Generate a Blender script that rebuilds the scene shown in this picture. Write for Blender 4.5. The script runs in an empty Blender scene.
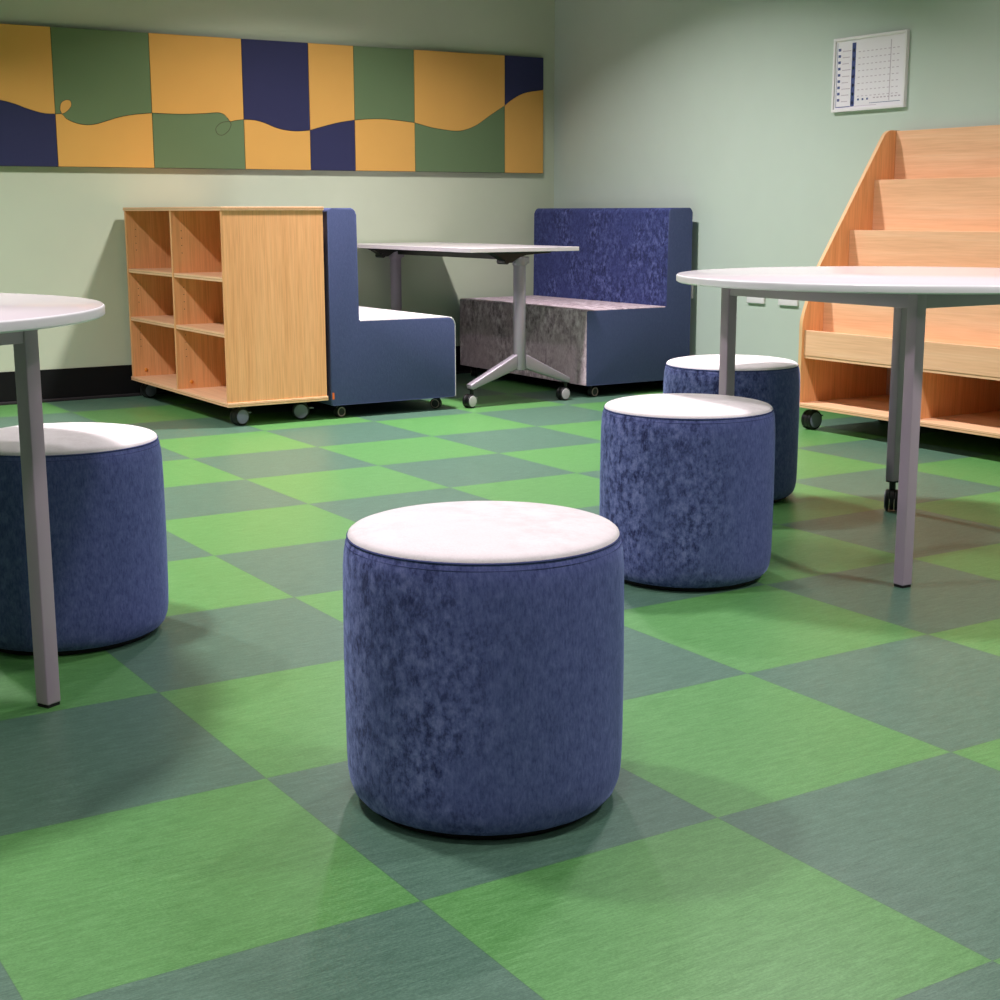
import bpy, bmesh, math, random
from mathutils import Vector, Matrix
random.seed(4)
PI = math.pi
C = bpy.context.scene.collection
SC = bpy.context.scene

# ------------------------------------------------------------------ materials
def new_mat(name):
    m = bpy.data.materials.new(name); m.use_nodes = True
    nt = m.node_tree; b = nt.nodes['Principled BSDF']
    return m, nt, b
def nd(nt, typ, **kw):
    n = nt.nodes.new(typ)
    for k, v in kw.items(): setattr(n, k, v)
    return n
def s2l(c): return tuple(((v/255)/12.92 if v/255 <= .04045 else ((v/255+.055)/1.055)**2.4) for v in c) + (1,)
def coords(nt, scale, loc=(0,0,0)):
    tc = nd(nt, 'ShaderNodeTexCoord'); mp = nd(nt, 'ShaderNodeMapping')
    mp.inputs['Scale'].default_value = scale; mp.inputs['Location'].default_value = loc
    nt.links.new(tc.outputs['Object'], mp.inputs['Vector'])
    return mp.outputs['Vector']
def noise(nt, vec, scale, detail=3, rough=.55):
    n = nd(nt, 'ShaderNodeTexNoise'); n.inputs['Scale'].default_value = scale
    n.inputs['Detail'].default_value = detail; n.inputs['Roughness'].default_value = rough
    nt.links.new(vec, n.inputs['Vector']); return n.outputs['Fac']
def ramp(nt, fac, stops):
    r = nd(nt, 'ShaderNodeValToRGB'); cr = r.color_ramp
    while len(cr.elements) < len(stops): cr.elements.new(.5)
    for e, (p, c) in zip(cr.elements, stops): e.position = p; e.color = c
    nt.links.new(fac, r.inputs['Fac']); return r.outputs['Color']
def mix(nt, fac, a, b, typ='MIX'):
    n = nd(nt, 'ShaderNodeMix', data_type='RGBA', blend_type=typ)
    for s, v in ((n.inputs['Factor'], fac), (n.inputs['A'], a), (n.inputs['B'], b)):
        if hasattr(v, 'links') or isinstance(v, bpy.types.NodeSocket): nt.links.new(v, s)
        else: s.default_value = v
    return n.outputs['Result']
def bump(nt, b, h, strength, dist=.002):
    n = nd(nt, 'ShaderNodeBump'); n.inputs['Strength'].default_value = strength; n.inputs['Distance'].default_value = dist
    nt.links.new(h, n.inputs['Height']); nt.links.new(n.outputs['Normal'], b.inputs['Normal'])
def plain(name, rgb, rough=.5, metal=0, spec=.5, coat=0):
    m, nt, b = new_mat(name)
    b.inputs['Base Color'].default_value = s2l(rgb); b.inputs['Roughness'].default_value = rough
    b.inputs['Metallic'].default_value = metal; b.inputs['Specular IOR Level'].default_value = spec
    b.inputs['Coat Weight'].default_value = coat
    return m
def painted(name, rgb, rough=.6, grain=.06):
    m, nt, b = new_mat(name)
    v = coords(nt, (1,1,1))
    c = mix(nt, noise(nt, v, 6, 2), s2l([x*.985 for x in rgb]), s2l([min(255, x*1.01) for x in rgb]))
    nt.links.new(c, b.inputs['Base Color']); b.inputs['Roughness'].default_value = rough
    bump(nt, b, noise(nt, v, 260, 2), grain, .001)
    return m
def wood(name, axis, lo, hi, base):
    """laminate with fine straight grain running along axis"""
    m, nt, b = new_mat(name)
    sc = [34, 34, 34]; sc[axis] = 1.1
    fi = [170, 170, 170]; fi[axis] = 6
    br = [7, 7, 7]; br[axis] = .5
    n1 = noise(nt, coords(nt, sc), 1, 4, .6); n2 = noise(nt, coords(nt, fi, (3,1,2)), 1, 2, .5); n3 = noise(nt, coords(nt, br, (1,7,4)), 1, 3)
    c1 = ramp(nt, n1, [(.32, s2l(lo)), (.5, s2l(base)), (.68, s2l(hi))])
    c2 = ramp(nt, n2, [(.35, s2l([x*.80 for x in base])), (.6, s2l(hi))])
    c3 = ramp(nt, n3, [(.35, s2l(lo)), (.6, s2l(base))])
    c = mix(nt, .38 if axis == 2 else .22, c1, c2); c = mix(nt, .3, c, c3)
    nt.links.new(c, b.inputs['Base Color']); b.inputs['Roughness'].default_value = .5
    b.inputs['Specular IOR Level'].default_value = .35
    bump(nt, b, n2, .08, .0006)
    return m
def velvet(name, dark, mid, light, patch=26, sheen=.35, sheencol=(150,165,215), crush=1.0, side=0):
    """crushed pile: blotches where the nap lies another way, thin upright streaks"""
    m, nt, b = new_mat(name)
    n1 = noise(nt, coords(nt, (1,1,.75)), patch, 5, .68)
    n2 = noise(nt, coords(nt, (1,1,.34), (2,5,1)), 260, 3, .7)
    n0 = noise(nt, coords(nt, (1,1,.8), (4,2,9)), 5, 2)
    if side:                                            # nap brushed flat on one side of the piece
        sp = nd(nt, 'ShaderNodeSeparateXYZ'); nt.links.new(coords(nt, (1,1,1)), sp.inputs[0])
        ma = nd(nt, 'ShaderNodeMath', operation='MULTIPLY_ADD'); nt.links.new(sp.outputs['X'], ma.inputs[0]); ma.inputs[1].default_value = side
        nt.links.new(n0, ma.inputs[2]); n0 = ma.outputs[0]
    md = s2l(mid)
    c1 = ramp(nt, n1, [(.38, s2l(dark)), (.5, md), (.64, s2l(light))])
    msk = ramp(nt, n0, [(.40, (1-crush*.2,)*3+(1,)), (.62, (max(0,1-crush),)*3+(1,))])
    c1 = mix(nt, msk, c1, md)
    c2 = ramp(nt, n2, [(.3, s2l(dark)), (.7, s2l(light))])
    c = mix(nt, .28, c1, c2)
    nt.links.new(c, b.inputs['Base Color']); b.inputs['Roughness'].default_value = .85
    b.inputs['Specular IOR Level'].default_value = .12
    b.inputs['Sheen Weight'].default_value = sheen; b.inputs['Sheen Roughness'].default_value = .35
    b.inputs['Sheen Tint'].default_value = s2l(sheencol)
    bump(nt, b, mix(nt, .5, n1, n2), .35, .003)
    return m

def floor_mat():
    m, nt, b = new_mat('marmoleum_tiles')
    tc = nd(nt, 'ShaderNodeTexCoord'); sep = nd(nt, 'ShaderNodeSeparateXYZ'); nt.links.new(tc.outputs['Object'], sep.inputs[0])
    def mt(op, a, bb=None, cc=None):
        n = nd(nt, 'ShaderNodeMath', operation=op)
        for i, v in enumerate((a, bb, cc)):
            if v is None: continue
            if isinstance(v, (int, float)): n.inputs[i].default_value = v
            else: nt.links.new(v, n.inputs[i])
        return n.outputs[0]
    ux = mt('MULTIPLY', sep.outputs['X'], 2.0); uy = mt('MULTIPLY', sep.outputs['Y'], 2.0)
    par = mt('MODULO', mt('ADD', mt('ADD', mt('FLOOR', ux), mt('FLOOR', uy)), 200.0), 2.0)     # 1 = dark tile
    st = noise(nt, coords(nt, (1,7,1)), 14, 5, .7); gr = noise(nt, coords(nt, (1,1.8,1), (3,3,0)), 210, 4, .8)
    st2 = noise(nt, coords(nt, (1,9,1), (7,2,0)), 42, 4, .7)
    g = mix(nt, .62, st, gr); g = mix(nt, .3, g, st2)
    lite = ramp(nt, g, [(.41, s2l((70,125,60))), (.5, s2l((86,142,76))), (.59, s2l((107,161,98)))])
    dark = ramp(nt, g, [(.41, s2l((62,94,76))), (.5, s2l((78,112,93))), (.59, s2l((98,132,113)))])
    col = mix(nt, par, lite, dark)
    def edge(u):
        fr = mt('FRACT', u); return mt('MINIMUM', fr, mt('SUBTRACT', 1.0, fr))
    seam = mt('LESS_THAN', mt('MINIMUM', edge(ux), edge(uy)), .0016)
    col = mix(nt, mt('MULTIPLY', seam, .35), col, s2l((50,75,50)))
    nt.links.new(col, b.inputs['Base Color'])
    b.inputs['Roughness'].default_value = .38; b.inputs['Specular IOR Level'].default_value = .75
    bump(nt, b, gr, .12, .001)
    return m

M = {
 'floor': floor_mat(),
 'wall_back': painted('sage_paint_back', (193,203,178)),
 'wall_right': painted('sage_paint_right', (195,211,198)),
 'wall_far': painted('low_bounce_walls', (88,91,89)),  # unseen walls, colour darkened to cut the bounce light
 'ceiling': painted('low_bounce_ceiling', (96,95,97), .9),  # unseen ceiling, greyed down to lessen the ambient fill
 'base': plain('black_vinyl', (7,7,9), .7, spec=.25),
 'wood_z': wood('oak_laminate_upright', 2, (224,158,102), (252,194,138), (240,175,118)),
 'wood_y': wood('oak_laminate_lengthwise', 1, (231,180,137), (252,210,170), (244,195,152)),
 'edge': plain('oak_edge_band', (226,184,134), .45),
 'edge_line': plain('oak_edge_core_line', (172,124,78), .6),
 'hole': plain('peg_hole_dark', (58,34,18), .9),
 'cap': plain('amber_cap', (222,140,50), .4),
 'pale': plain('pale_backing_board', (214,180,165), .6),
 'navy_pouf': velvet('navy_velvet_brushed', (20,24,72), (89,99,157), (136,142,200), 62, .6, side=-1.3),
 'navy': velvet('navy_velvet', (8,12,44), (48,56,106), (98,107,160), 50),
 'navy_flat': velvet('navy_weave', (66,74,110), (76,85,124), (90,99,138), 90, .3, (150,165,215), .25),
 'welt': plain('navy_welt', (72,79,124), .9, spec=.1),
 'cream': velvet('off_white_velvet', (222,213,215), (236,229,231), (246,241,243), 22, .25, (255,250,250), .8),
 'cream_m': velvet('off_white_velvet_crushed', (104,82,92), (190,168,178), (244,232,238), 34, .3, (255,250,250), 1.0),
 'tabletop': plain('white_laminate', (222,213,218), .15, spec=.5),
 'tabledge': plain('white_edge', (240,238,242), .35),
 'steel': plain('grey_powder_coat', (190,168,186), .42, .1),
 'silver': plain('silver_powder_coat', (158,149,160), .4, .35),
 'blackpl': plain('black_plastic', (9,9,12), .4),
 'hub': plain('grey_wheel_hub', (128,130,150), .4),
 'hub_pale': plain('pale_wheel_hub', (196,190,194), .4),
 'hub_ring': plain('taupe_wheel_ring', (150,135,125), .4),
 'white': plain('white_plastic', (240,238,240), .35),
 'orange': plain('orange_label', (224,110,40), .7),
 'rubber': plain('black_rubber', (16,15,16), .8),
 'm_yellow': painted('felt_mustard', (214,165,84), .95, .3),
 'm_green': painted('felt_green', (98,122,84), .95, .3),
 'm_navy': painted('felt_navy', (42,46,82), .95, .3),
 'm_cut': plain('felt_cut_line', (74,70,52), .95),
 'm_edge': plain('felt_board_edge', (44,36,38), .95),
 'ink': plain('navy_ink', (70,84,138), .7), 'ink_lt': plain('pale_ink', (196,184,196), .7), 'ink_gn': plain('green_ink', (110,170,120), .7),
 'paper': plain('white_paper', (242,238,244), .6),
}
def emis(name, col, s):
    m, nt, b = new_mat(name); b.inputs['Emission Color'].default_value = col; b.inputs['Emission Strength'].default_value = s
    return m
M['lamp'] = emis('lamp_diffuser', (1,.96,.92,1), 3)

# ------------------------------------------------------------------ helpers
def link(name, bm, mats, parent=None, smooth=False, recalc=True):
    if recalc: bmesh.ops.recalc_face_normals(bm, faces=bm.faces)
    me = bpy.data.meshes.new(name); bm.to_mesh(me); bm.free()
    for m in (mats if isinstance(mats, (list, tuple)) else [mats]): me.materials.append(M[m] if isinstance(m, str) else m)
    if smooth:
        for p in me.polygons: p.use_smooth = True
        try: me.set_sharp_from_angle(angle=math.radians(smooth if smooth is not True else 40))
        except Exception: pass
    o = bpy.data.objects.new(name, me); C.objects.link(o)
    if parent: o.parent = parent
    return o
def thing(name, label, cat, loc=(0,0,0), rz=0, group=None):
    o = bpy.data.objects.new(name, None); C.objects.link(o); o.empty_display_size = .1
    o.location = loc; o.rotation_euler = (0,0,rz); o['label'] = label; o['category'] = cat
    if group: o['group'] = group
    return o
def tag(o, label, cat, group=None):
    o['label'] = label; o['category'] = cat
    if group: o['group'] = group
def struct(o): o['kind'] = 'structure'; return o
def box(bm, x0, x1, y0, y1, z0, z1, bev=0, mi=0, seg=2):
    vs = [bm.verts.new((x,y,z)) for z in (z0,z1) for x,y in ((x0,y0),(x1,y0),(x1,y1),(x0,y1))]
    fs = [bm.faces.new([vs[i] for i in q]) for q in ((3,2,1,0),(4,5,6,7),(0,1,5,4),(1,2,6,5),(2,3,7,6),(3,0,4,7))]
    for f in fs: f.material_index = mi
    if bev:
        es = list({e for f in fs for e in f.edges})
        r = bmesh.ops.bevel(bm, geom=es, offset=bev, segments=seg, profile=.5, affect='EDGES', clamp_overlap=True)
        for f in r['faces']: f.material_index = mi
    return vs
def B(): return bmesh.new()
def obox(name, x0, x1, y0, y1, z0, z1, mat, parent, bev=.001, seg=2, smooth=False):
    bm = B(); box(bm, x0, x1, y0, y1, z0, z1, bev, 0, seg); return link(name, bm, mat, parent, smooth)
def lathe(bm, prof, n=64, center=(0,0,0), axis='Z', mi=0, closed_ends=True):
    cx, cy, cz = center; rings = []
    for r, h in prof:
        ring = []
        if r < 1e-6:
            p = {'Z':(cx,cy,cz+h),'X':(cx+h,cy,cz),'Y':(cx,cy+h,cz)}[axis]; ring = [bm.verts.new(p)]
        else:
            for i in range(n):
                a = 2*PI*i/n; u, v = r*math.cos(a), r*math.sin(a)
                p = {'Z':(cx+u,cy+v,cz+h),'X':(cx+h,cy+u,cz+v),'Y':(cx+u,cy+h,cz+v)}[axis]
                ring.append(bm.verts.new(p))
        rings.append(ring)
    for a, b in zip(rings, rings[1:]):
        for i in range(n):
            j = (i+1) % n
            if len(a) == 1 and len(b) == 1: continue
            if len(a) == 1: f = bm.faces.new((a[0], b[i], b[j]))
            elif len(b) == 1: f = bm.faces.new((a[i], a[j], b[0]))
            else: f = bm.faces.new((a[i], a[j], b[j], b[i]))
            f.material_index = mi
    if closed_ends:
        for ring in (rings[0], rings[-1]):
            if len(ring) > 2:
                f = bm.faces.new(ring); f.material_index = mi
def rounded_poly(pts, rad, seg=6):
    """pts [(a,b)], rad list -> rounded outline"""
    out = []; n = len(pts)
    for i in range(n):
        p0, p, p1 = Vector(pts[i-1]), Vector(pts[i]), Vector(pts[(i+1) % n]); r = rad[i]
        if r <= 0: out.append(tuple(p)); continue
        a = (p0-p).normalized(); b = (p1-p).normalized(); ang = a.angle(b); t = min(r/math.tan(ang/2), (p0-p).length*.49, (p1-p).length*.49); rr = t*math.tan(ang/2)
        c = p+(a+b).normalized()*(rr/math.sin(ang/2))
        s, e = p+a*t-c, p+b*t-c
        tot = s.angle(e); sg = 1 if s.x*e.y-s.y*e.x > 0 else -1
        for k in range(seg+1):
            th = sg*tot*k/seg; out.append((c.x+s.x*math.cos(th)-s.y*math.sin(th), c.y+s.x*math.sin(th)+s.y*math.cos(th)))
    return out
def prism_y(bm, prof, y0, y1, bev=0, mi=0, seg=2, emi=None):
    """outline in XZ swept along Y; bev rounds the two end rims"""
    a = [bm.verts.new((x,y0,z)) for x,z in prof]; b = [bm.verts.new((x,y1,z)) for x,z in prof]
    n = len(prof); f0 = bm.faces.new(a); f1 = bm.faces.new(b[::-1]); f0.material_index = f1.material_index = mi
    for i in range(n):
        f = bm.faces.new((a[i], b[i], b[(i+1) % n], a[(i+1) % n])); f.material_index = mi if emi is None else emi
    if bev:
        es = list(f0.edges)+list(f1.edges)
        bmesh.ops.bevel(bm, geom=es, offset=bev, segments=seg, profile=.5, affect='EDGES', clamp_overlap=True)
def tube(bm, pts, r, n=8, mi=0):
    rings = []; pts = [Vector(p) for p in pts]
    for i, p in enumerate(pts):
        t = (pts[min(i+1,len(pts)-1)]-pts[max(i-1,0)]).normalized()
        up = Vector((0,0,1)) if abs(t.z) < .9 else Vector((1,0,0)); s = t.cross(up).normalized(); w = s.cross(t)
        rings.append([bm.verts.new(p+s*r*math.cos(2*PI*k/n)+w*r*math.sin(2*PI*k/n)) for k in range(n)])
    for a, b in zip(rings, rings[1:]):
        for k in range(n):
            f = bm.faces.new((a[k], a[(k+1)%n], b[(k+1)%n], b[k])); f.material_index = mi
    for q in (rings[0], rings[-1][::-1]): bm.faces.new(q).material_index = mi

# ------------------------------------------------------------------ casters (a part with its own pieces)
def caster(parent, x, y, ztop, R, rz, hub='hub', lever=False, twin=True, ringed=False):
    """twin-wheel swivel caster; axle along local Y, stem up to ztop"""
    mtx = Matrix.Translation((x,y,0)) @ Matrix.Rotation(rz,4,'Z'); off = R*.45
    def fin(name, bm, mat, par, **k):
        bm.transform(mtx); return link(name, bm, mat, par, 35, **k)
    bm = B()                                       # fork: hood between the wheels + stem + plate
    lathe(bm, [(.0001+R*.93,-R*.2),(R*.93,R*.2)], 28, (off,0,R), 'Y')
    lathe(bm, [(R*.30,R*1.55),(R*.30,ztop-.004),(R*.62,ztop-.004),(R*.62,ztop-.0005)], 20, (0,0,0))
    box(bm, -R*.35, R*.55, -R*.24, R*.24, R*1.0, R*1.72, R*.12)
    c = fin('caster', bm, 'blackpl', parent)
    w = R*.36
    for s in ((-1,1) if twin else (1,)):
        y0, y1 = (R*.24, R*.24+w) if s > 0 else (-R*.24-w, -R*.24)
        bm = B(); e = R*.1
        lathe(bm, [(R-e,y0),(R,y0+e),(R,y1-e),(R-e,y1)], 32, (off,0,R), 'Y')
        wh = fin('wheel', bm, 'blackpl', c)
        bm = B(); yf = y1 if s > 0 else y0
        if ringed:
            lathe(bm, [(R*.66,yf),(R*.66,yf+s*.0015),(R*.84,yf+s*.0015),(R*.84,yf)], 28, (off,0,R), 'Y', closed_ends=False)
        else:
            lathe(bm, [(R*.8,yf),(R*.78,yf+s*.002),(R*.5,yf+s*.003),(.0,yf+s*.003)], 28, (off,0,R), 'Y')
        fin('hub', bm, 'hub_ring' if ringed else hub, wh)
    if lever:
        bm = B(); box(bm, -R*1.05, -R*.2, -R*.22, R*.22, R*1.25, R*1.42, R*.05); fin('brake_lever', bm, hub, c)
    return c

# ------------------------------------------------------------------ the room
XR, YB, XL, YF, H = 3.89, 4.93, -3.2, -4.2, 2.74
def slab(name, x0,x1,y0,y1,z0,z1, mat): return struct(obox(name, x0,x1,y0,y1,z0,z1, mat, None, 0))
slab('floor', XL-.1, XR+.1, YF-.1, YB+.1, -.1, 0, 'floor')
slab('ceiling', XL-.1, XR+.1, YF-.1, YB+.1, H, H+.1, 'ceiling')
slab('wall_back', XL-.1, XR+.1, YB, YB+.1, 0, H, 'wall_back')
slab('wall_right', XR, XR+.1, YF, YB, 0, H, 'wall_right')
slab('wall_left', XL-.1, XL, YF, YB, 0, H, 'wall_far')
slab('wall_front', XL-.1, XR+.1, YF-.1, YF, 0, H, 'wall_far')
def skirting(name, x0,x1,y0,y1): 
    bm = B(); box(bm, x0,x1,y0,y1,0,.152,.001); return struct(link(name, bm, 'base'))
skirting('baseboard_back', XL, XR-.006, YB-.006, YB)
bb = skirting('baseboard_right', XR-.006, XR, YF, YB)
skirting('baseboard_left', XL, XL+.006, YF, YB-.006)
tm = struct(obox('trim_1', XL+.006, XR-.006, YB-.018, YB-.006, 0, .014, plain('charcoal_cove', (34,30,33), .7), None, .003))

# ------------------------------------------------------------------ mural of felt patches
def smooth_curve(pts, n=6):
    out = []
    P = [pts[0]]+list(pts)+[pts[-1]]
    for i in range(1, len(P)-2):
        p0,p1,p2,p3 = [Vector(q) for q in P[i-1:i+3]]
        for k in range(n):
            t = k/n; out.append(.5*((2*p1)+(-p0+p2)*t+(2*p0-5*p1+4*p2-p3)*t*t+(-p0+3*p1-3*p2+p3)*t**3))
    out.append(Vector(pts[-1])); return [(v[0],v[1]) for v in out]
def mural():
    yf, zt, zb, xr, xl = 4.902, 1.70, 1.082, 3.799, .30
    t = thing('wall_mural', 'long felt wall mural of mustard, green and navy patches with a wavy line', 'mural', ((xl+xr)/2, YB, 0))
    ox, oy = (xl+xr)/2, YB
    bm = B(); box(bm, xl-ox, xr-ox, yf+.006-oy, -.0005, zb, zt); link('backing_board', bm, 'm_edge', t)
    V = [xl, .62, 1.120, 1.576, 2.038, 2.391, 2.642, 2.991, 3.548, xr]
    waves = [
     [(xl,1.33),(.40,1.36),(.52,1.385),(.62,1.39)],
     [(.62,1.39),(.76,1.385),(.876,1.37),(.941,1.355),(.984,1.34),(1.028,1.327),(1.073,1.318),(1.12,1.317)],
     [(1.12,1.317),(1.15,1.318),(1.167,1.300),(1.194,1.286),(1.23,1.276),(1.267,1.273),(1.31,1.279),(1.362,1.295),(1.42,1.313),(1.492,1.327),(1.576,1.336)],
     [(1.576,1.336),(1.713,1.335),(1.838,1.342),(1.905,1.348),(1.935,1.341),(1.953,1.325),(1.967,1.308),(1.991,1.313),(2.038,1.32)],
     [(2.038,1.32),(2.09,1.319),(2.143,1.308),(2.2,1.288),(2.254,1.276),(2.319,1.272),(2.391,1.278)],
     [(2.391,1.278),(2.445,1.293),(2.529,1.315),(2.586,1.326),(2.642,1.335)],
     [(2.642,1.335),(2.728,1.343),(2.815,1.345),(2.903,1.34),(2.991,1.332)],
     [(2.991,1.332),(3.081,1.312),(3.141,1.304),(3.233,1.296),(3.295,1.303),(3.37,1.331),(3.452,1.382),(3.548,1.438)],
     [(3.548,1.438),(3.60,1.474),(3.68,1.51),(3.799,1.53)]]
    top = ['m_green','m_yellow','m_green','m_yellow','m_navy','m_yellow','m_green','m_yellow','m_navy']
    bot = ['m_yellow','m_navy','m_yellow','m_green','m_yellow','m_navy','m_yellow','m_green','m_yellow']
    mats = ['m_yellow','m_green','m_navy','m_cut']
    bm = B(); g = .0014
    def patch(poly, mi, yy):
        f = [bm.verts.new((x-ox, yy-oy, z)) for x, z in poly]; k = [bm.verts.new((x-ox, yf+.006-oy, z)) for x, z in poly]
        fc = bm.faces.new(f); fc.material_index = mi; n = len(poly)
        for i in range(n):
            q = bm.faces.new((f[i], k[i], k[(i+1)%n], f[(i+1)%n])); q.material_index = mi
    for i, w in enumerate(waves):
        c = smooth_curve(w); a, b_ = V[i]+g, V[i+1]-g
        c = [(min(max(x,a),b_), z) for x, z in c]
        patch([(a,zb+g)]+[(x,z-g) for x,z in c]+[(b_,zb+g)], mats.index(bot[i]), yf)
        patch([(a,zt-g)]+[(x,z+g) for x,z in c]+[(b_,zt-g)], mats.index(top[i]), yf)
    tear = smooth_curve([(1.150,1.318),(1.143,1.336),(1.145,1.356),(1.153,1.371),(1.172,1.381),(1.19,1.379),(1.196,1.363),(1.188,1.345),(1.169,1.327),(1.150,1.318)])
    patch(tear[:-1], 0, yf-.0008)
    tube(bm, [(x-ox, yf-.0004-oy, z) for x, z in tear], .0012, 6, 3)
    loop = smooth_curve([(1.953,1.325),(1.969,1.300),(1.969,1.287),(1.955,1.263),(1.926,1.243),(1.901,1.247),(1.891,1.266),(1.897,1.283),(1.923,1.302),(1.968,1.31)])
    tube(bm, [(x-ox, yf-oy, z) for x, z in loop], .0014, 6, 3)
    link('felt_patches', bm, mats, t)
mural()

# ------------------------------------------------------------------ framed notice on the right wall
def notice():
    y0, y1, z0, z1 = 2.342, 2.757, 1.294, 1.60
    t = thing('wall_notice', 'white framed notice with navy print on the green right wall', 'sign', (XR, (y0+y1)/2+.012, 0))
    oy = (y0+y1)/2; L = lambda y: y-oy
    bm = B(); F = .012
    for a in ((L(y0),L(y1),z0,z0+F),(L(y0),L(y1),z1-F,z1),(L(y0),L(y0)+F,z0+F,z1-F),(L(y1)-F,L(y1),z0+F,z1-F)): box(bm, -.018, -.0005, *a, .001)
    link('frame', bm, 'white', t)
    link_p = obox('paper', -.012, -.001, L(y0)+F, L(y1)-F, z0+F, z1-F, 'paper', t, 0)
    bm = B(); X = -.0124
    def bar(ya, yb, za, zb, mi): box(bm, X, -.0119, L(yb), L(ya), za, zb, 0, mi)   # ya = left in view = larger y
    bar(2.737,2.735,1.312,1.58,0); bar(2.735,2.652,1.312,1.3155,0)           # boxed panel, left and lower rule
    bar(2.650,2.628,1.313,1.575,0)                                           # upright navy block
    for k in range(7): bar(2.644,2.634,1.322+k*.036,1.334+k*.036,2 if k % 3 == 1 else 1)
    for k in range(9):
        bar(2.730,2.715,1.338+k*.026,1.349+k*.026,0); bar(2.705,2.668-(k%3)*.006,1.335+k*.026,1.338+k*.026,1)
    for k in range(3): bar(2.610-k*.026,2.600-k*.026,1.336,1.344,0)
    for r in range(8):
        for k in range(10): bar(2.612-k*.024,2.600-k*.024,1.352+r*.026,1.355+r*.026,1)
    for k in range(8): bar(2.520-k*.02,2.508-k*.02,1.340,1.345,1)
    bar(2.432,2.428,1.326,1.57,1); bar(2.626,2.50,1.3125,1.3145,1); bar(2.54,2.37,1.321,1.323,0)
    link('printed_marks', bm, ['ink','ink_lt','ink_gn'], t)
notice()

# ------------------------------------------------------------------ power outlets on the right wall
def outlet(y0, y1, z0, label, hh=.078):
    ym = (y0+y1)/2; w = (y1-y0)/2
    t = thing('power_outlet', label, 'outlet', (XR, ym, 0), 0)
    bm = B(); box(bm, -.012, -.0005, -w, w, z0, z0+hh, .003, 0, 3); link('plate', bm, 'white', t, 35)
    for s in (-1, 1):
        bm = B(); box(bm, -.016, -.0125, s*w*.5-.006, s*w*.5+.006, z0+hh*.76, z0+hh*.94, .001); link('switch', bm, 'white', t)
        bm = B()
        for dy, dz in ((-.008,.60),(.008,.60),(0,.46)): box(bm, -.0125, -.0118, s*w*.5+dy-.0015, s*w*.5+dy+.0015, z0+hh*dz, z0+hh*dz+.009)
        link('socket_slots', bm, 'hole', t)
outlet(3.165, 3.285, .449, 'white double wall outlet, left of the pair under the round table rim')
outlet(2.942, 3.068, .449, 'white double wall outlet nearest the oak display stand')
outlet(3.69, 3.81, .449, 'white wall plate half hidden behind the corner bench back', .078)

# ------------------------------------------------------------------ ottomans
def ottoman(loc, label, rz=0, hs=1):
    t = thing('ottoman', label, 'ottoman', loc, rz, 'navy velvet ottomans with off-white tops')
    bm = B(); lathe(bm, [(.176,0),(.180,.003),(.180,.02)], 72); link('base', bm, 'rubber', t, 40)
    R = .2095
    prof = [(.15,.010),(.184,.0105),(.1935,.014),(.201,.023),(.2058,.036),(.2085,.054),(.2095,.08),(R+.0005,.12),(R+.001,.22),(R+.0003,.32),(.2090,.365),(.2074,.388),(.2048,.402),(.2012,.4105),(.15,.411)]
    bm = B(); lathe(bm, prof, 96)
    for v in bm.verts:                                  # faint slackness of a stretched cover
        a = math.atan2(v.co.y, v.co.x); k = 1+.0016*math.sin(3*a+rz)*math.sin(v.co.z*9)+.0012*math.sin(7*a+2*rz+v.co.z*14)
        if v.co.z < .05: k += .0022*math.sin(26*a)*(.05-v.co.z)/.04
        v.co.x *= k; v.co.y *= k
    link('body', bm, 'navy_pouf', t, 60)
    bm = B(); lathe(bm, [(.18,.409),(.1990,.410),(.2015,.4125),(.2003,.4160),(.196,.4195),(.187,.4225),(.17,.4255),(.14,.4283),(.10,.4300),(.05,.4310),(0,.4313)], 96)
    link('seat_pad', bm, 'cream', t, 60)
    for zz, rr, wd in ((.4108,.2016,.0017),(.4015,.2049,.0005)):    # welt and the stitch line below it
        bm = B(); n = 96
        prof2 = [(rr+wd*math.cos(2*PI*k/8), zz+wd*math.sin(2*PI*k/8)) for k in range(9)]
        lathe(bm, prof2, n, closed_ends=False); link('welt' if wd > .001 else 'stitch_line', bm, 'welt', t, 60)
    t.scale.z = hs
    return t
ottoman((.262,-.232,0), 'navy velvet ottoman with white top in the centre foreground', -.75, .994)
ottoman((1.4065,.692,0), 'navy velvet ottoman in front of the leftmost leg of the right round table', -.45)
ottoman((2.173,1.418,0), 'farthest navy ottoman, half hidden, beside the display stand caster', -.2)
ottoman((-.022,.997,0), 'navy ottoman at the left, cut by the frame, behind the left table leg', -1.1)

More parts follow.
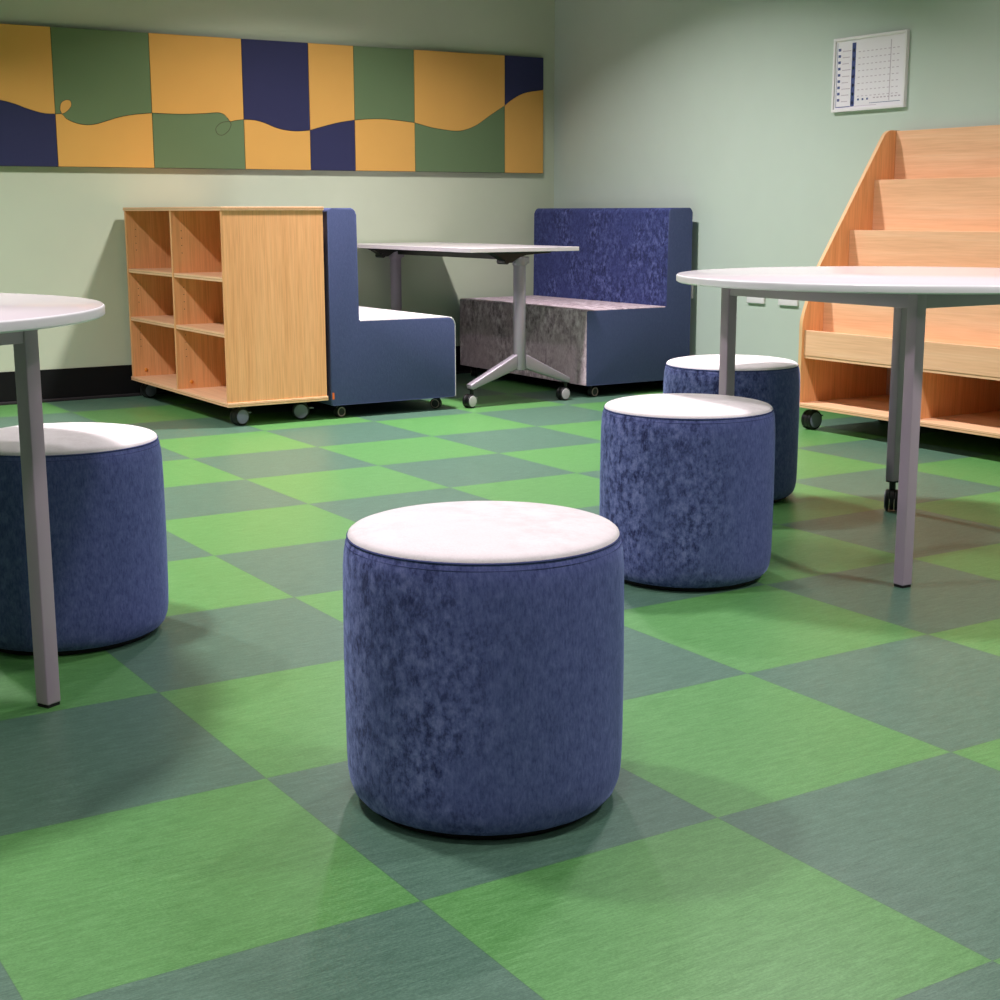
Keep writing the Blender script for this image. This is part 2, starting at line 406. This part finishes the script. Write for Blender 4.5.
# ------------------------------------------------------------------ round tables
def round_table(center, legs, rails, rz, label, dz=0, casters=()):
    t = thing('round_table', label, 'table', (center[0], center[1], 0), 0, 'white round tables with square steel legs')
    zt, th = .713, .0195; R = .592
    bm = B(); lathe(bm, [(R-.004,zt-th),(R,zt-th+.003),(R,zt-.003),(R-.003,zt)], 144); 
    for f in bm.faces:
        if abs(f.normal.z) < .7 and len(f.verts) == 4: f.material_index = 1
    link('tabletop', bm, ['tabletop','tabledge'], t, 50)
    top = zt-th-.001; s = .0155; rot = Matrix.Rotation(rz,4,'Z')
    for i, (lx, ly) in enumerate(legs):
        lx -= center[0]; ly -= center[1]; z0 = .088 if i in casters else .006
        bm = B(); box(bm, -s, s, -s, s, z0, top, .0025, 0, 3); bm.transform(Matrix.Translation((lx,ly,0)) @ rot); lg = link('leg', bm, 'steel', t, 40)
        if i in casters: caster(lg, lx, ly, .089, .032, -2.4, 'hub', twin=True)
        else:
            bm = B(); box(bm, -s+.0015, s-.0015, -s+.0015, s-.0015, 0, .0065, .001); bm.transform(Matrix.Translation((lx,ly,0)) @ rot); link('foot_cap', bm, 'rubber', lg)
    for a, b in rails:
        p, q = Vector(legs[a])-Vector(center), Vector(legs[b])-Vector(center); d = (q-p); L = d.length; an = math.atan2(d.y, d.x)
        bm = B(); box(bm, s-.001, L-s+.001, -.0125, .0125, top-.036, top, .002); bm.transform(Matrix.Translation((p.x,p.y,0)) @ Matrix.Rotation(an,4,'Z')); link('rail', bm, 'steel', t, 40)
    return t
lr = [(1.761,.313),(1.767,.970),(2.430,.978),(2.430,.313)]
round_table((2.109,.676), lr, [(0,1),(1,2),(2,3),(3,0)], 0, 'white round table at the right, in front of the oak display stand', casters=(2,3))
e1 = Vector((math.cos(math.radians(27)), math.sin(math.radians(27)))); e2 = Vector((-e1.y, e1.x))
P0 = Vector((-.1925,.5375)); ll = [tuple(P0), tuple(P0+e2*.66), tuple(P0+e2*.66-e1*.66), tuple(P0-e1*.66)]
round_table((-.592,.791), ll, [(0,1),(1,2),(2,3),(3,0)], math.radians(27), 'white round table cut off by the left edge, over the left ottoman')

# ------------------------------------------------------------------ benches
def bench(x, y, rz, label, crushed, casters, D, bt):
    t = thing('bench_seat', label, 'bench', (x, y, 0), rz, 'navy booth benches with off-white seats')
    hw, zb, zs, zt = .59, .058, .418, .892
    prof = [(0,zb),(D-.004,zb),(D-.004,zs-.004),(bt,zs-.004),(bt-.004,zt),(0,zt)]
    pr = rounded_poly(prof, [.008,.006,.006 if crushed else .03,.006,.028,.02], 6)
    bm = B(); prism_y(bm, pr, -hw, hw, .014, 0, 4)
    for f in bm.faces:
        if crushed and abs(f.normal.y) > .8: f.material_index = 1
    link('upholstered_body', bm, ['navy' if crushed else 'navy_flat', 'navy_flat'], t, 60)
    # off-white seat cover: wraps the seat top and the front down to the hem
    outer = rounded_poly([(bt-.002,zs+.001),(D,zs-.001),(D,zb+.002),(D-.008,zb+.002),(D-.008,zs-.009),(bt-.002,zs-.009)], [0,.034 if not crushed else .009,0,0,.026 if not crushed else .004,0], 8)
    dome = []
    for (px_, pz_) in outer: dome.append((px_, pz_))
    bm = B(); prism_y(bm, dome, -hw+.003, hw-.003, .002, 0, 2); link('seat_cover', bm, 'cream_m' if crushed else 'cream', t, 50)
    bm = B(); tube(bm, [(D-.001,s*hw*.998,z) for s in (-1,) for z in (zb+.004,.15,.25,zs-.036)]+[(D-.010,-hw*.998,zs-.012),(D-.034,-hw*.998,zs-.001),(D-.2,-hw*.998,zs-.0005),(bt+.01,-hw*.998,zs-.0005)], 0.0013, 6)
    if not crushed: link('piping', bm, 'cream', t, 60)
    else:
        bm.free()
    bm = B(); sgn = -1 if rz == 0 else 1
    if rz == 0:
        box(bm, .004, .013, -hw-.0015, -hw+.004, .086, .114, .0004); link('fabric_label', bm, 'orange', t)
    for cx, cy, a in casters: caster(t, cx, cy, zb+.001, .0245, a, 'hub', ringed=True)
    return t
bench(1.877, 4.243, 0, 'navy bench with its back to the open oak shelf unit', False, [(.05,-.54,.2),(.56,-.53,2.3),(.05,.54,1),(.56,.53,2)], .618, .139)
bench(3.842, 4.243, PI, 'navy high-back bench in the room corner with mottled grey-white front', True, [(.57,.55,PI+.15),(.05,.54,2.0),(.57,-.54,1),(.05,-.54,2)], .629, .152)

# ------------------------------------------------------------------ flip-top table between the benches
def flip_table():
    x0, x1, y0, y1, zt = 2.545, 3.130, 3.60, 4.915, .716
    cx, cy = 2.840, 4.2575
    t = thing('flip_top_table', 'white rectangular flip-top table on silver legs between the two benches', 'table', (cx, cy, 0))
    X0, X1, Y0, Y1 = x0-cx, x1-cx, y0-cy, y1-cy
    bm = B(); box(bm, X0, X1, Y0, Y1, zt-.019, zt, .0015)
    link('tabletop', bm, 'tabletop', t)
    bm = B(); box(bm, -.02, .02, Y0+.12, Y1-.12, zt-.058, zt-.030, .003); link('cross_beam', bm, 'blackpl', t)
    for s in (-1, 1):
        yy = s*.5975
        bm = B(); lathe(bm, [(.0275,.158),(.0285,.162),(.0285,.638),(.0275,.640)], 40, (0,yy,0)); col = link('column', bm, 'silver', t, 40)
        bm = B(); lathe(bm, [(.0325,.636),(.033,.638),(.033,.668),(.030,.674)], 40, (0,yy,0)); box(bm, -.005, .040, yy-.026, yy+.026, .642, .674, .006); link('collar', bm, 'silver', col, 40)
        bm = B(); prism_y(bm, [(-.21,.696),(.16,.696),(.15,.688),(.02,.684),(-.025,.672),(-.055,.648),(-.088,.646),(-.11,.666),(-.135,.684)], yy-.028, yy+.028, .003)
        lathe(bm, [(.011,-.036),(.011,.036)], 16, (-.09,yy,.652), 'Y'); link('tilt_bracket', bm, 'blackpl', t, 40)
        for d in (-1, 1):
            pr = [(.022*d,.232),(.022*d,.164),(.262*d,.082),(.274*d,.090),(.274*d,.106)]
            bm = B(); prism_y(bm, pr if d > 0 else pr[::-1], yy-.021, yy+.021, .006, 0, 3); ft = link('foot', bm, 'silver', t, 40)
            caster(ft, .258*d, yy, .086, .0315, (PI+.15 if d > 0 else PI+.3) if s < 0 else 1.3, 'hub_pale', twin=True, lever=(d < 0))
flip_table()

# ------------------------------------------------------------------ open shelf unit
def bookcase():
    x0, x1, y0, y1, zb, zt = 1.409, 1.857, 3.655, 4.878, .084, .898
    cx, cy = (x0+x1)/2, (y0+y1)/2; P = .018
    t = thing('bookcase', 'open oak shelf unit of six cubbies on casters by the back wall', 'bookcase', (cx, cy, 0))
    X0, X1, Y0, Y1 = x0-cx, x1-cx, y0-cy, y1-cy
    def board(name, a, mat, edge=None, holes=None):
        bm = B(); box(bm, *a, .0012)
        return link(name, bm, mat, t)
    board('top_panel', (X0-.004, X1+.004, Y0-.004, Y1+.004, zt-.016, zt), 'wood_y')
    bm = B(); box(bm, X0-.0045, X1+.0045, Y0-.0045, Y1+.0045, zt-.009, zt-.0075); link('edge_line', bm, 'edge_line', t)
    board('bottom_panel', (X0-.004, X1+.004, Y0-.004, Y1+.004, zb, zb+P), 'wood_y')
    bm = B(); box(bm, X0-.0045, X1+.0045, Y0-.0045, Y1+.0045, zb+.008, zb+.0095); link('edge_line', bm, 'edge_line', t)
    z0, z1 = zb+P, zt-.016; ym = 4.255-cy
    def upright(name, ya, yb, pegs):
        bm = B(); box(bm, X0, X1, ya, yb, z0, z1, .0012)
        if pegs:
            for zc in (.70, .455, .245):
                for dx in (.045, .39):
                    for k in range(4): lathe(bm, [(.0019,-.0006),(.0019,0)], 10, (X0+dx, ya, zc+k*.032), 'Y', 1)
        return link(name, bm, ['wood_z','hole'], t)
    upright('side_panel', Y0, Y0+P, False)
    d = upright('divider', ym-P/2, ym+P/2, True); s = upright('side_panel', Y1-P, Y1, True)
    for par, yy in ((d, ym-P/2), (s, Y1-P)):
        bm = B(); lathe(bm, [(.0085,.0),(.008,-.004),(.005,-.006),(0,-.0065)], 20, (X0+.064, yy, .131), 'Y'); link('screw_cap', bm, 'cap', par, 50)
    board('back_panel', (X1-.008, X1-.001, Y0+P, Y1-P, z0, z1), 'wood_z')
    for zz in (.614, .388):
        for ya, yb in ((Y0+P, ym-P/2), (ym+P/2, Y1-P)):
            bm = B(); box(bm, X0+.002, X1-.009, ya+.0008, yb-.0008, zz-P, zz, .001); sh = link('shelf', bm, 'wood_y', t)
            bm = B(); box(bm, X0+.0015, X0+.004, ya+.001, yb-.001, zz-.0095, zz-.008); link('edge_line', bm, 'edge_line', sh)
    for x, y, a, lv in ((.085,.06,PI+.25,True),(.375,.075,2.75,True),(.075,1.17,PI+.2,False),(.375,1.17,1,False)):
        caster(t, X0+x, Y0+y, zb-.0005, .0365, a, 'hub', lever=lv)
bookcase()

# ------------------------------------------------------------------ tiered display stand
def display():
    x0, x1, y1, zb, zt = 3.362, 3.868, 2.378, .09, 1.203
    y0 = 1.168; cy = (y0+y1)/2; cx = x0; P = .018
    t = thing('display_stand', 'tall oak display stand with sloped tiers and cubbies against the right wall', 'display stand', (cx, cy, 0))
    D = x1-x0; Y0, Y1 = y0-cy, y1-cy
    # bottom board
    bm = B(); box(bm, -.008, D, Y0-.003, Y1+.003, zb, zb+P, .0012); link('bottom_panel', bm, 'wood_y', t)
    bm = B(); box(bm, -.0085, -.005, Y0-.0025, Y1+.0025, zb+.0085, zb+.010); link('edge_line', bm, 'edge_line', t)
    prof = [(0,zb+P),(D,zb+P),(D,zt),(.427,zt),(.385,1.142),(.075,.648),(.0,.46)]
    pr = rounded_poly([(0,zb+P),(D,zb+P),(D,zt-.003),(.430,zt-.003),(.060,.622),(.0,.44)], [0,0,0,.055,.12,.15], 8)
    for ya, yb in ((Y0, Y0+P), (Y1-P, Y1)):
        bm = B(); prism_y(bm, pr, ya, yb, .001, 0, 1, 1); link('side_panel', bm, ['wood_z','edge'], t, 30)
    a, b = Y0+P+.0005, Y1-P-.0005
    # risers: front lip, then four tiers stepping back, each with its ledge sunk behind the riser below
    risers = [(.012,.300,.402),(.112,.385,.600),(.241,.585,.799),(.368,.785,1.000),(.482,.985,1.197)]
    for i, (x, za, zc) in enumerate(risers):
        bm = B(); box(bm, x, x+P, a, b, za, zc, .0012); link('front_lip' if i == 0 else 'tier_board', bm, 'wood_y', t)
        if i < 4:
            xn = risers[i+1][0]
            bm = B(); box(bm, x+P, xn+P-.002, a, b, risers[i+1][1]-P, risers[i+1][1], .001); link('tier_ledge', bm, 'wood_y', t)
    bm = B(); box(bm, .014, D-.012, a, b, .2995-P*.6, .2995, .001); link('cubby_top', bm, 'wood_y', t)
    for yy in (1.765-cy,):
        bm = B(); box(bm, .012, D-.012, yy-P/2, yy+P/2, zb+P, .288, .001); link('divider', bm, 'wood_z', t)
    bm = B(); box(bm, D-.011, D-.003, a, b, zb+P, .30, 0); link('back_panel', bm, 'pale', t)
    bm = B(); box(bm, D-.011, D-.003, a, b, .301, zt-.02, 0); link('back_panel', bm, 'wood_z', t)
    for x, y, an in ((.055,-.05,PI+.05),(.055,-1.16,PI+.3),(.45,-.06,1),(.45,-1.15,2)):
        caster(t, x, Y1+y, zb-.0005, .0395, an, 'hub', lever=True)
    return t
display()

# ------------------------------------------------------------------ lamps
def downlight(x, y, power, size, spread, label):
    t = thing('ceiling_downlight', label, 'light', (x, y, H), 0, 'round ceiling downlights')
    bm = B(); lathe(bm, [(.125,-.0005),(.125,-.008),(.105,-.010),(.10,-.0005)], 48, closed_ends=False); link('trim_ring', bm, 'white', t, 40)
    bm = B(); lathe(bm, [(.0,-.003),(.099,-.003)], 48, closed_ends=False); link('diffuser', bm, 'lamp', t)
    L = bpy.data.lights.new('downlight_beam', 'AREA'); L.shape = 'DISK'; L.size = size; L.energy = power; L.color = (1,.925,.945); L.spread = math.radians(spread)
    o = bpy.data.objects.new('downlight_beam', L); C.objects.link(o); o.location = (x, y, H-.014)
rows = [('back row', 3.3, .19, 122), ('middle row', 1.1, .26, 126), ('front row', -1.1, .28, 128), ('row behind the camera', -3.2, .28, 128)]
cols = [('nearest the right wall', 2.25), ('in the middle', -.4), ('nearest the left wall', -2.6)]
power = [[68, 68, 31], [36, 36, 16], [33, 15, 7], [19, 15, 8]]         # the lamps are dimmed towards the front left
for (rn, y, sz, sd), pr in zip(rows, power):
    for (cn, x), pw in zip(cols, pr):
        downlight(x, y, pw, sz, sd, 'round white ceiling downlight, %s, %s' % (rn, cn))

w = bpy.data.worlds.new('world'); SC.world = w; w.use_nodes = True
w.node_tree.nodes['Background'].inputs[0].default_value = (.9,.95,1,1); w.node_tree.nodes['Background'].inputs[1].default_value = .3

# ------------------------------------------------------------------ camera
cam = bpy.data.cameras.new('camera'); co = bpy.data.objects.new('camera', cam); C.objects.link(co)
cam.sensor_width = 36; cam.lens = 53.1065; cam.clip_start = .05; cam.clip_end = 60
r = Vector((.8469,-.5317,-.0021)); u = Vector((.1039,.1616,.9814)); d = Vector((.5215,.8313,-.1921))
R3 = Matrix((r.normalized(), u.normalized(), (-d).normalized())).transposed()
co.matrix_world = Matrix.Translation((-.8557,-2.060,.8772)) @ R3.to_4x4()
SC.camera = co
SC.view_settings.view_transform = 'Standard'; SC.view_settings.look = 'None'; SC.view_settings.exposure = 0; SC.view_settings.gamma = 1
SC.view_settings.use_curve_mapping = False
